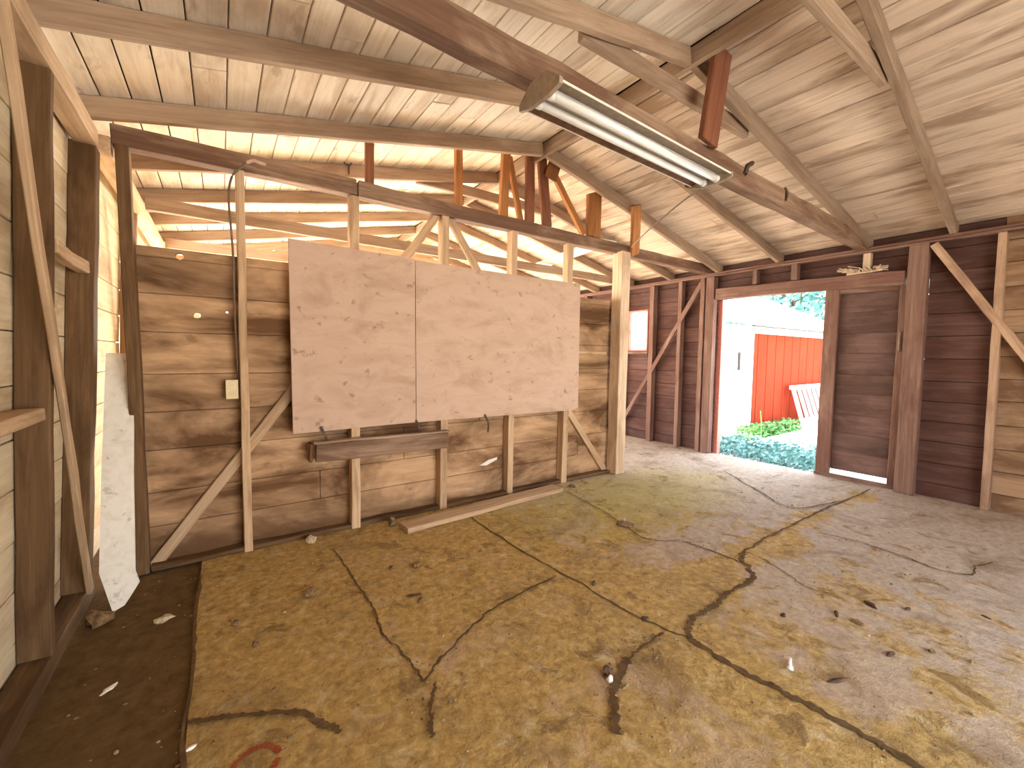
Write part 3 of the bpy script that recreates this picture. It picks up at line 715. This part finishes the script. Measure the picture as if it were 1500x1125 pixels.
# ------------------------------------------------------------------ fluorescent fixture
FX = thing('light_fixture', (1.73, 1.40, 2.30), 'dusty twin-tube fluorescent light fixture hung under the dark tie beam', 'lamp')
FX.rotation_euler = (0, 0, math.radians(2.2))
L2 = .655
def prism(bm, prof, x0, x1):
    a = [bm.verts.new((x0, y, z)) for y, z in prof]; b_ = [bm.verts.new((x1, y, z)) for y, z in prof]
    bm.faces.new(a); bm.faces.new(b_[::-1])
    for i in range(len(prof)): bm.faces.new((a[i], b_[i], b_[(i + 1) % len(prof)], a[(i + 1) % len(prof)]))
    bmesh.ops.recalc_face_normals(bm, faces=bm.faces)
bm = bmesh.new(); prism(bm, [(-.045, .045), (.045, .045), (.03, -.004), (-.03, -.004)], -L2, L2); mesh_obj('ballast_channel', bm, M['enamel'], FX)
for s in (-1, 1):
    bm = bmesh.new(); prism(bm, [(s * .03, .016), (s * .118, -.012), (s * .118, -.017), (s * .028, .011)], -L2, L2)
    mesh_obj('reflector', bm, M['end_metal'] if s < 0 else M['brown_metal'], FX)  # far reflector browner: shade on its underside put into the colour
    bm = bmesh.new(); prism(bm, [(s * .116, -.011), (s * .1195, -.011), (s * .1195, -.02), (s * .116, -.02)], -L2, L2); mesh_obj('reflector_lip', bm, M['enamel'], FX)
    bm = bmesh.new(); tube(bm, [(-L2 + .03, s * .037, -.022), (L2 - .03, s * .037, -.022)], .018, 16); tb_ = mesh_obj('lamp_tube', bm, M['glass_tube'], FX)
    for e in (-1, 1):
        bm = bmesh.new(); tube(bm, [(e * (L2 - .005), s * .037, -.022), (e * (L2 - .035), s * .037, -.022)], .021, 12)
        mesh_obj('socket', bm, M['enamel'], tb_)
for e in (-1, 1):
    bm = bmesh.new(); prism(bm, [(-.06, -.045), (-.122, -.03), (-.122, -.005), (-.05, .05), (.05, .05), (.122, -.005), (.122, -.03), (.06, -.045)], e * L2 - .006 * e, e * L2 + .012 * e)
    mesh_obj('end_plate', bm, M['end_metal'], FX)
for x in (-.5, .5):
    bm = bmesh.new(); add_bar(bm, (x, .09, .046), (x, .09, .14), .02, .02, (0, 1, 0), .001); add_bar(bm, (x, .0, .046), (x, .1, .046), .02, .006, (0, 0, 1), .001)
    mesh_obj('hanger', bm, M['brown_metal'], FX)
bm = bmesh.new(); add_bar(bm, (L2 + .0, .16, .0), (L2 + .03, .0, -.005), .02, .02, (0, 0, 1), .002); mesh_obj('bracket', bm, M['brown_metal'], FX)
# supply cable from the fixture to the post
bm = bmesh.new()
tube(bm, smooth_path([(2.405, 1.43, 2.275), (2.55, 1.7, 2.29), (2.85, 2.2, 2.275), (3.2, 2.65, 2.30), (3.50, 2.92, 2.372), (3.53, 2.99, 2.39), (3.48, 3.04, 2.415), (3.3, 3.047, 2.425)], 10), .005)
tag(mesh_obj('cable', bm, M['cable']), 'slack cable hanging from the fluorescent light to the pale partition post', 'cable')
# ring hook on the rafter
bm = bmesh.new()
tube(bm, [(.885 + .028 * math.cos(a * .5), 3.63, 2.79 + .022 * math.sin(a * .5)) for a in range(13)], .005, 6)
tube(bm, [(.895, 3.63, 2.768), (.895, 3.63, 2.70)], .005, 6)
tag(mesh_obj('ring_hook', bm, M['iron']), 'small ring hook on the first rafter beyond the partition', 'hook')
# white plank lying across the far room ties
timber('loose_plank', (3.37, 3.12, 2.462), (3.58, 4.8, 2.456), .22, .022, M['white'], 'bright white plank laid across the beams beyond the partition', 'plank')

# ------------------------------------------------------------------ debris on the floor
DEB = [
 ('dirt_clod', (.346, 2.32), (.035, .03, .025), 'clod', 'largest brown dirt clod on the floor in front of the socket stud'),
 ('dirt_clod', (.087, 2.04), (.016, .014, .014), 'clod', 'small dark clod on the left floor bay, near the dirt strip edge'),
 ('dirt_clod', (.019, 2.25), (.022, .018, .016), 'clod', 'dirt clod just left of the largest clod, towards the white plank'),
 ('dirt_clod', (-.259, 2.5), (.035, .028, .016), 'clod_pale', 'pale flat clod on the dark dirt strip beside the white plank'),
 ('concrete_chip', (.806, 1.954), (.02, .016, .014), 'clod', 'dark chip just right of the left floor crack'),
 ('wood_splinter', (.79, 2.02), (.04, .008, .008), 'chip', 'dark splinter lying behind the chip right of the left floor crack'),
 ('concrete_chip', (.92, 2.31), (.03, .022, .014), 'clod', 'brown chip on the floor in front of the ledge'),
 ('rubble', (2.43, 2.02), (.07, .035, .02), 'clod', 'dark patch of rubble on the yellowish floor by the partition end'),
 ('concrete_chip', (2.46, 2.06), (.014, .012, .022), 'clod_pale', 'pale chip on top of the dark rubble patch'),
 ('concrete_chip', (1.2, 1.05), (.014, .012, .014), 'bright', 'white chip at the head of the broad dirt-filled hollow'),
 ('concrete_chip', (1.22, 1.08), (.022, .018, .018), 'chip', 'dark chip beside the white chip in the hollow'),
 ('wood_splinter', (1.647, 1.571), (.02, .007, .016), 'chip', 'small upright splinter beside the long slab joint'),
 ('concrete_chip', (1.63, 1.217), (.02, .012, .01), 'chip', 'dark chip sitting in the long slab joint'),
 ('bark_chip', (2.682, .651), (.034, .014, .012), 'chip', 'dark bark chip on the grey floor, largest on the right bay'),
 ('bark_chip', (2.446, .72), (.032, .008, .008), 'chip', 'thin dark bark chip left of the largest bark chip'),
 ('bark_chip', (2.45, .64), (.028, .02, .008), 'clod', 'brown crumbly chip between the bark chips'),
 ('bark_chip', (2.796, .533), (.02, .009, .008), 'chip', 'small bark chip right of the largest bark chip'),
 ('bark_chip', (2.297, .48), (.026, .01, .01), 'chip', 'curled dark bark chip in the middle of the right bay'),
 ('bark_chip', (2.472, .387), (.014, .012, .01), 'clod', 'greyish crumb on the right bay, right of the curled bark chip'),
 ('bark_chip', (3.028, .298), (.02, .007, .006), 'chip', 'bark chip farthest right on the grey floor'),
 ('wood_splinter', (1.937, .55), (.05, .009, .008), 'chip', 'dark splinter lying to the right of the white peg'),
 ('concrete_chip', (2.209, .859), (.012, .012, .012), 'chip', 'black crumb near the bend of the wide crack'),
 ('plastic_scrap', (-.382, 2.085), (.03, .012, .006), 'bright', 'bright white scrap on the dark dirt strip at lower left'),
 ('plastic_scrap', (-.115, 1.6), (.016, .008, .006), 'bright', 'small white scrap at the edge of the dark dirt strip'),
 ('concrete_chip', (.79, 2.36), (.02, .016, .012), 'clod', 'clod on the floor below the left end of the ledge'),
 ('concrete_chip', (2.74, 2.93), (.04, .03, .018), 'clod', 'brown lump at the right end of the floor plank'),
 ('concrete_chip', (1.0, 2.97), (.035, .03, .04), 'clod', 'dark wedge of dirt at the left end of the floor plank'),
]
for i, (nm, (x, y), sz, mt, lab) in enumerate(DEB):
    z = -.014 if x < -.13 else (.016 if lab.startswith('pale chip') else -.001)
    lump(nm, (x, y, z), sz, M[mt], lab, 'debris', seed=i * 1.7 + 1, rot=random.uniform(-.6, 2.2))
bm = bmesh.new()
for k in range(1500):
    if k % 3: x, y = random.uniform(-.5, 4.8), random.uniform(.2, 3.0)
    else:
        pts = random.choice(CR)[0]; a = random.randrange(len(pts) - 1); q = random.random()
        x = pts[a][0] * (1 - q) + pts[a + 1][0] * q + random.gauss(0, .05); y = pts[a][1] * (1 - q) + pts[a + 1][1] * q + random.gauss(0, .05)
    if (x - 2.43) ** 2 + (y - 2.02) ** 2 < .014: continue
    r = random.uniform(.0015, .005) * (1.6 if random.random() < .08 else 1)
    z = -.012 if x < -.13 else 0
    bmesh.ops.create_icosphere(bm, subdivisions=1, radius=r, matrix=Matrix.Translation((x, y, z + r * .4)) @ Matrix.Diagonal((random.uniform(.7, 1.9), random.uniform(.7, 1.3), .7, 1)))
for f in bm.faces: f.material_index = (f.index // 20) % 3 if False else 0
o = mesh_obj('grit', bm, M['grit']); tag(o, 'loose grit and crumbs scattered over the concrete floor', 'grit'); o['kind'] = 'stuff'
bm = bmesh.new()
tube(bm, [(-.03, -.012, .009), (.03, .012, .009)], .007, 8); tube(bm, [(-.034, -.002, .009), (-.022, -.02, .009)], .008, 8)
tag(mesh_obj('peg', bm, M['bright']), 'white plastic peg lying on the floor right of the long joint', 'debris').location = (1.872, .694, 0)

# ------------------------------------------------------------------ outside: shed, railing, weeds, trees
sh = thing('shed', (9.5, 3.65, -.06), 'white shed with a red ribbed metal wall, across the yard', 'building')
def shed_part(name, bm, mat, parent=sh):
    o = mesh_obj(name, bm, mat); o.parent = parent; o.matrix_local = Matrix.Translation(-Vector(parent.location) if parent is sh else Vector((0, 0, 0))); return o
bm = bmesh.new(); w = .34; x = 7.44
while x < 13.2:
    add_bar(bm, (x + w / 2, 3.66, -.06), (x + w / 2, 3.66, 1.68), w - .018, .03, (0, 1, 0), .006); x += w
rw = shed_part('red_wall', bm, M['redmetal'])
bm = bmesh.new(); add_bar(bm, (7.44, 3.69, .81), (13.2, 3.69, .81), .02, 1.74, (0, 0, 1), 0); shed_part('wall_backing', bm, M['shedline'])
bm = bmesh.new(); add_bar(bm, (7.18, 3.66, -.06), (7.18, 3.66, 1.8), .76, .1, (0, 1, 0), .006); shed_part('white_wall', bm, M['shedwhite'])
bm = bmesh.new(); add_bar(bm, (6.85, 3.75, .85), (6.85, 6.5, .85), .08, 1.85, (0, 0, 1), .006); shed_part('side_wall', bm, M['shedwhite'])
bm = bmesh.new(); add_bar(bm, (6.6, 3.63, 1.735), (12.3, 3.63, 1.735), .09, .11, (0, 0, 1), .004); shed_part('fascia', bm, M['shedwhite'])
bm = bmesh.new(); add_bar(bm, (7.45, 3.575, 1.80), (12.2, 3.575, 1.80), .06, .012, (0, 0, 1), 0); shed_part('eave_shadow_strip', bm, M['shedline'])  # dark strip standing in for the shadow line at the roof edge
bm = bmesh.new(); add_bar(bm, (7.05, 3.59, 1.35), (7.05, 3.59, 1.05), .04, .03, (1, 0, 0), .004); shed_part('wall_bracket', bm, M['shedline'])
bm = bmesh.new()
rp = [(5.9, 3.42), (11.85, 3.42), (14.2, 6.6), (5.9, 6.6)]
lo = [bm.verts.new((x, y, 1.81 + (y - 3.45) * .42)) for x, y in rp]; hi = [bm.verts.new((x, y, 1.85 + (y - 3.45) * .42)) for x, y in rp]
bm.faces.new(lo[::-1]); bm.faces.new(hi)
for i in range(4): bm.faces.new((lo[i], lo[(i + 1) % 4], hi[(i + 1) % 4], hi[i]))
bmesh.ops.recalc_face_normals(bm, faces=bm.faces); shed_part('roof', bm, M['shedroof'])

rl = thing('railing_panel', (8.9, 3.3, -.06), 'pale slatted railing panel leaning against the red wall', 'railing')
def rl_part(name, a, b, w_, d_, up=(0, 1, 0)):
    bm = bmesh.new(); add_bar(bm, Vector(a) - rl.location, Vector(b) - rl.location, w_, d_, up, .004); return mesh_obj(name, bm, M['railing'], rl)
rl_part('top_rail', (8.86, 3.52, .70), (11.0, 3.52, .70), .07, .08, (0, 0, 1))
rl_part('bottom_rail', (8.9, 3.32, .10), (11.0, 3.32, .10), .04, .07, (0, 0, 1))
rl_part('side_post', (8.92, 3.29, -.06), (8.95, 3.52, .68), .1, .04)
for k in range(8):
    x = 9.14 + k * .215
    rl_part('slat', (x, 3.32, .10), (x + .02, 3.51, .68), .12, .022)

def leaves(bm, pts, size, flatness=.5):
    for c in pts:
        r = size * random.uniform(.6, 1.3)
        n_ = Vector((random.uniform(-1, 1), random.uniform(-1, 1), random.uniform(-.2, 1))).normalized()
        s = n_.cross(Vector((.3, .5, .8))).normalized(); q = n_.cross(s)
        bm.faces.new([bm.verts.new(Vector(c) + s * (a * r) + q * (b * r)) for a, b in ((-.5, 0), (0, -.28), (.5, 0), (0, .28))])
bm = bmesh.new()
pts = [(random.uniform(5.5, 6.55), y, -.05 + random.random() ** 2 * .16) for y in [random.uniform(1.9, 3.4) for _ in range(2600)]]
leaves(bm, pts, .065)
o = mesh_obj('clover_patch', bm, M['leafb']); tag(o, 'patch of low bluish weeds in the shade just outside the door', 'weeds'); o['kind'] = 'stuff'
bm = bmesh.new()
pts = [(random.uniform(6.8, 8.75), random.uniform(3.26, 3.5), -.05 + random.random() ** 2 * .2) for _ in range(1800)]
leaves(bm, pts, .07)
o = mesh_obj('weed_strip', bm, M['leafg']); tag(o, 'green weeds along the foot of the red wall', 'weeds'); o['kind'] = 'stuff'
bm = bmesh.new(); tube(bm, smooth_path([(7.02, 3.19, -.06), (7.03, 3.19, .2), (7.0, 3.2, .42)], 5), .008, 6)
tag(mesh_obj('weed_stalk', bm, M['leafg']), 'single tall dry weed stalk in front of the white shed wall', 'weed')
def tree(loc, h, rad, n_, lab):
    t_ = thing('tree', loc, lab, 'tree', 'trees behind the shed')
    bm = bmesh.new()
    tube(bm, smooth_path([(0, 0, 0), (.1, .05, h * .4), (-.05, 0, h * .8)], 5), .18, 8)
    for k in range(6):
        a = k * 1.05; tube(bm, [(0, 0, h * (.35 + .05 * k)), (rad * .35 * math.cos(a), rad * .35 * math.sin(a), h * (.5 + .06 * k)), (rad * .7 * math.cos(a), rad * .7 * math.sin(a), h * (.55 + .07 * k))], .06, 6)
    mesh_obj('trunk', bm, M['bark'], t_)
    bm = bmesh.new(); P = []
    while len(P) < n_:
        v = Vector((random.uniform(-1, 1), random.uniform(-1, 1), random.uniform(-1, 1)))
        if v.length < 1 and v.length > .45 + .5 * noise.noise(v * 3 + Vector(loc)): P.append((v.x * rad, v.y * rad, h * .58 + v.z * h * .45))
    leaves(bm, P, .34); mesh_obj('foliage', bm, M['treeleaf'], t_)
tree((18.5, 7.3, -.06), 6.8, 2.1, 2400, 'tree behind the shed roof, nearer the middle of the doorway')
tree((20.5, 3.2, -.06), 7.0, 2.2, 2200, 'tree behind the shed roof, partly cut off by the dark door leaf')
tree((20.0, 11.6, -.06), 7.5, 2.2, 2200, 'tree farthest left behind the shed roof')

# ------------------------------------------------------------------ light
W = bpy.data.worlds.new('World'); S.world = W; W.use_nodes = True
t = W.node_tree; t.nodes.clear()
out = t.nodes.new('ShaderNodeOutputWorld'); bg = t.nodes.new('ShaderNodeBackground')
tc = t.nodes.new('ShaderNodeTexCoord'); sep = t.nodes.new('ShaderNodeSeparateXYZ'); t.links.new(tc.outputs['Generated'], sep.inputs[0])
t.links.new(ramp(t, sep.outputs[2], [(.0, (1.0, .95, .87)), (.6, (.66, .79, 1.0))]), bg.inputs[0])
bg.inputs[1].default_value = 2.6
t.links.new(bg.outputs[0], out.inputs[0])
sun = bpy.data.lights.new('sun', 'SUN'); sun.energy = 16; sun.angle = .012; sun.color = (1, .89, .74)
so = link(bpy.data.objects.new('sun', sun))
so.rotation_euler = Vector((-.40, .75, 1)).to_track_quat('Z', 'Y').to_euler()
def portal(loc, rot, sx, sy):
    l = bpy.data.lights.new('sky_portal', 'AREA'); l.shape = 'RECTANGLE'; l.size = sx; l.size_y = sy; l.cycles.is_portal = True
    o = link(bpy.data.objects.new('sky_portal', l)); o.location = loc; o.rotation_euler = rot
H_ = math.pi / 2
portal((2.0, Y0 - .05, .95), (H_, 0, 0), 3.0, 1.9)            # added opening behind the viewer
portal((2.4, Y1 + .05, 1.07), (-H_, 0, 0), 5.2, 2.26)       # added far gable opening
portal((XW + .05, 2.4, .95), (0, H_, 0), 2.05, 1.2)             # open half of the right door
portal((-.72, 5.2, 1.02), (0, -H_, 0), 2.16, 1.8)                  # back-room left opening
portal((XW + .05, 4.245, 1.65), (0, H_, 0), .6, .35)

# ------------------------------------------------------------------ camera
cam = bpy.data.cameras.new('camera'); cam.sensor_width = 36; cam.lens = 36 * 615.81 / 1500; cam.clip_start = .03
co = link(bpy.data.objects.new('camera', cam))
fw = Vector((.56779, .82048, -.06655)); r = Vector((.82263, -.5685, .00952)); u = Vector((.03003, .06015, .99774))
mw = Matrix((r, u, -fw)).transposed().to_4x4(); mw.translation = (0, 0, 1.25); co.matrix_world = mw
S.camera = co
S.view_settings.view_transform = 'Standard'; S.view_settings.look = 'None'; S.view_settings.gamma = 1; S.view_settings.use_curve_mapping = False
S.view_settings.exposure = 2.1
S.cycles.use_denoising = True; S.cycles.max_bounces = 12; S.cycles.diffuse_bounces = 8
S.cycles.sample_clamp_indirect = 12
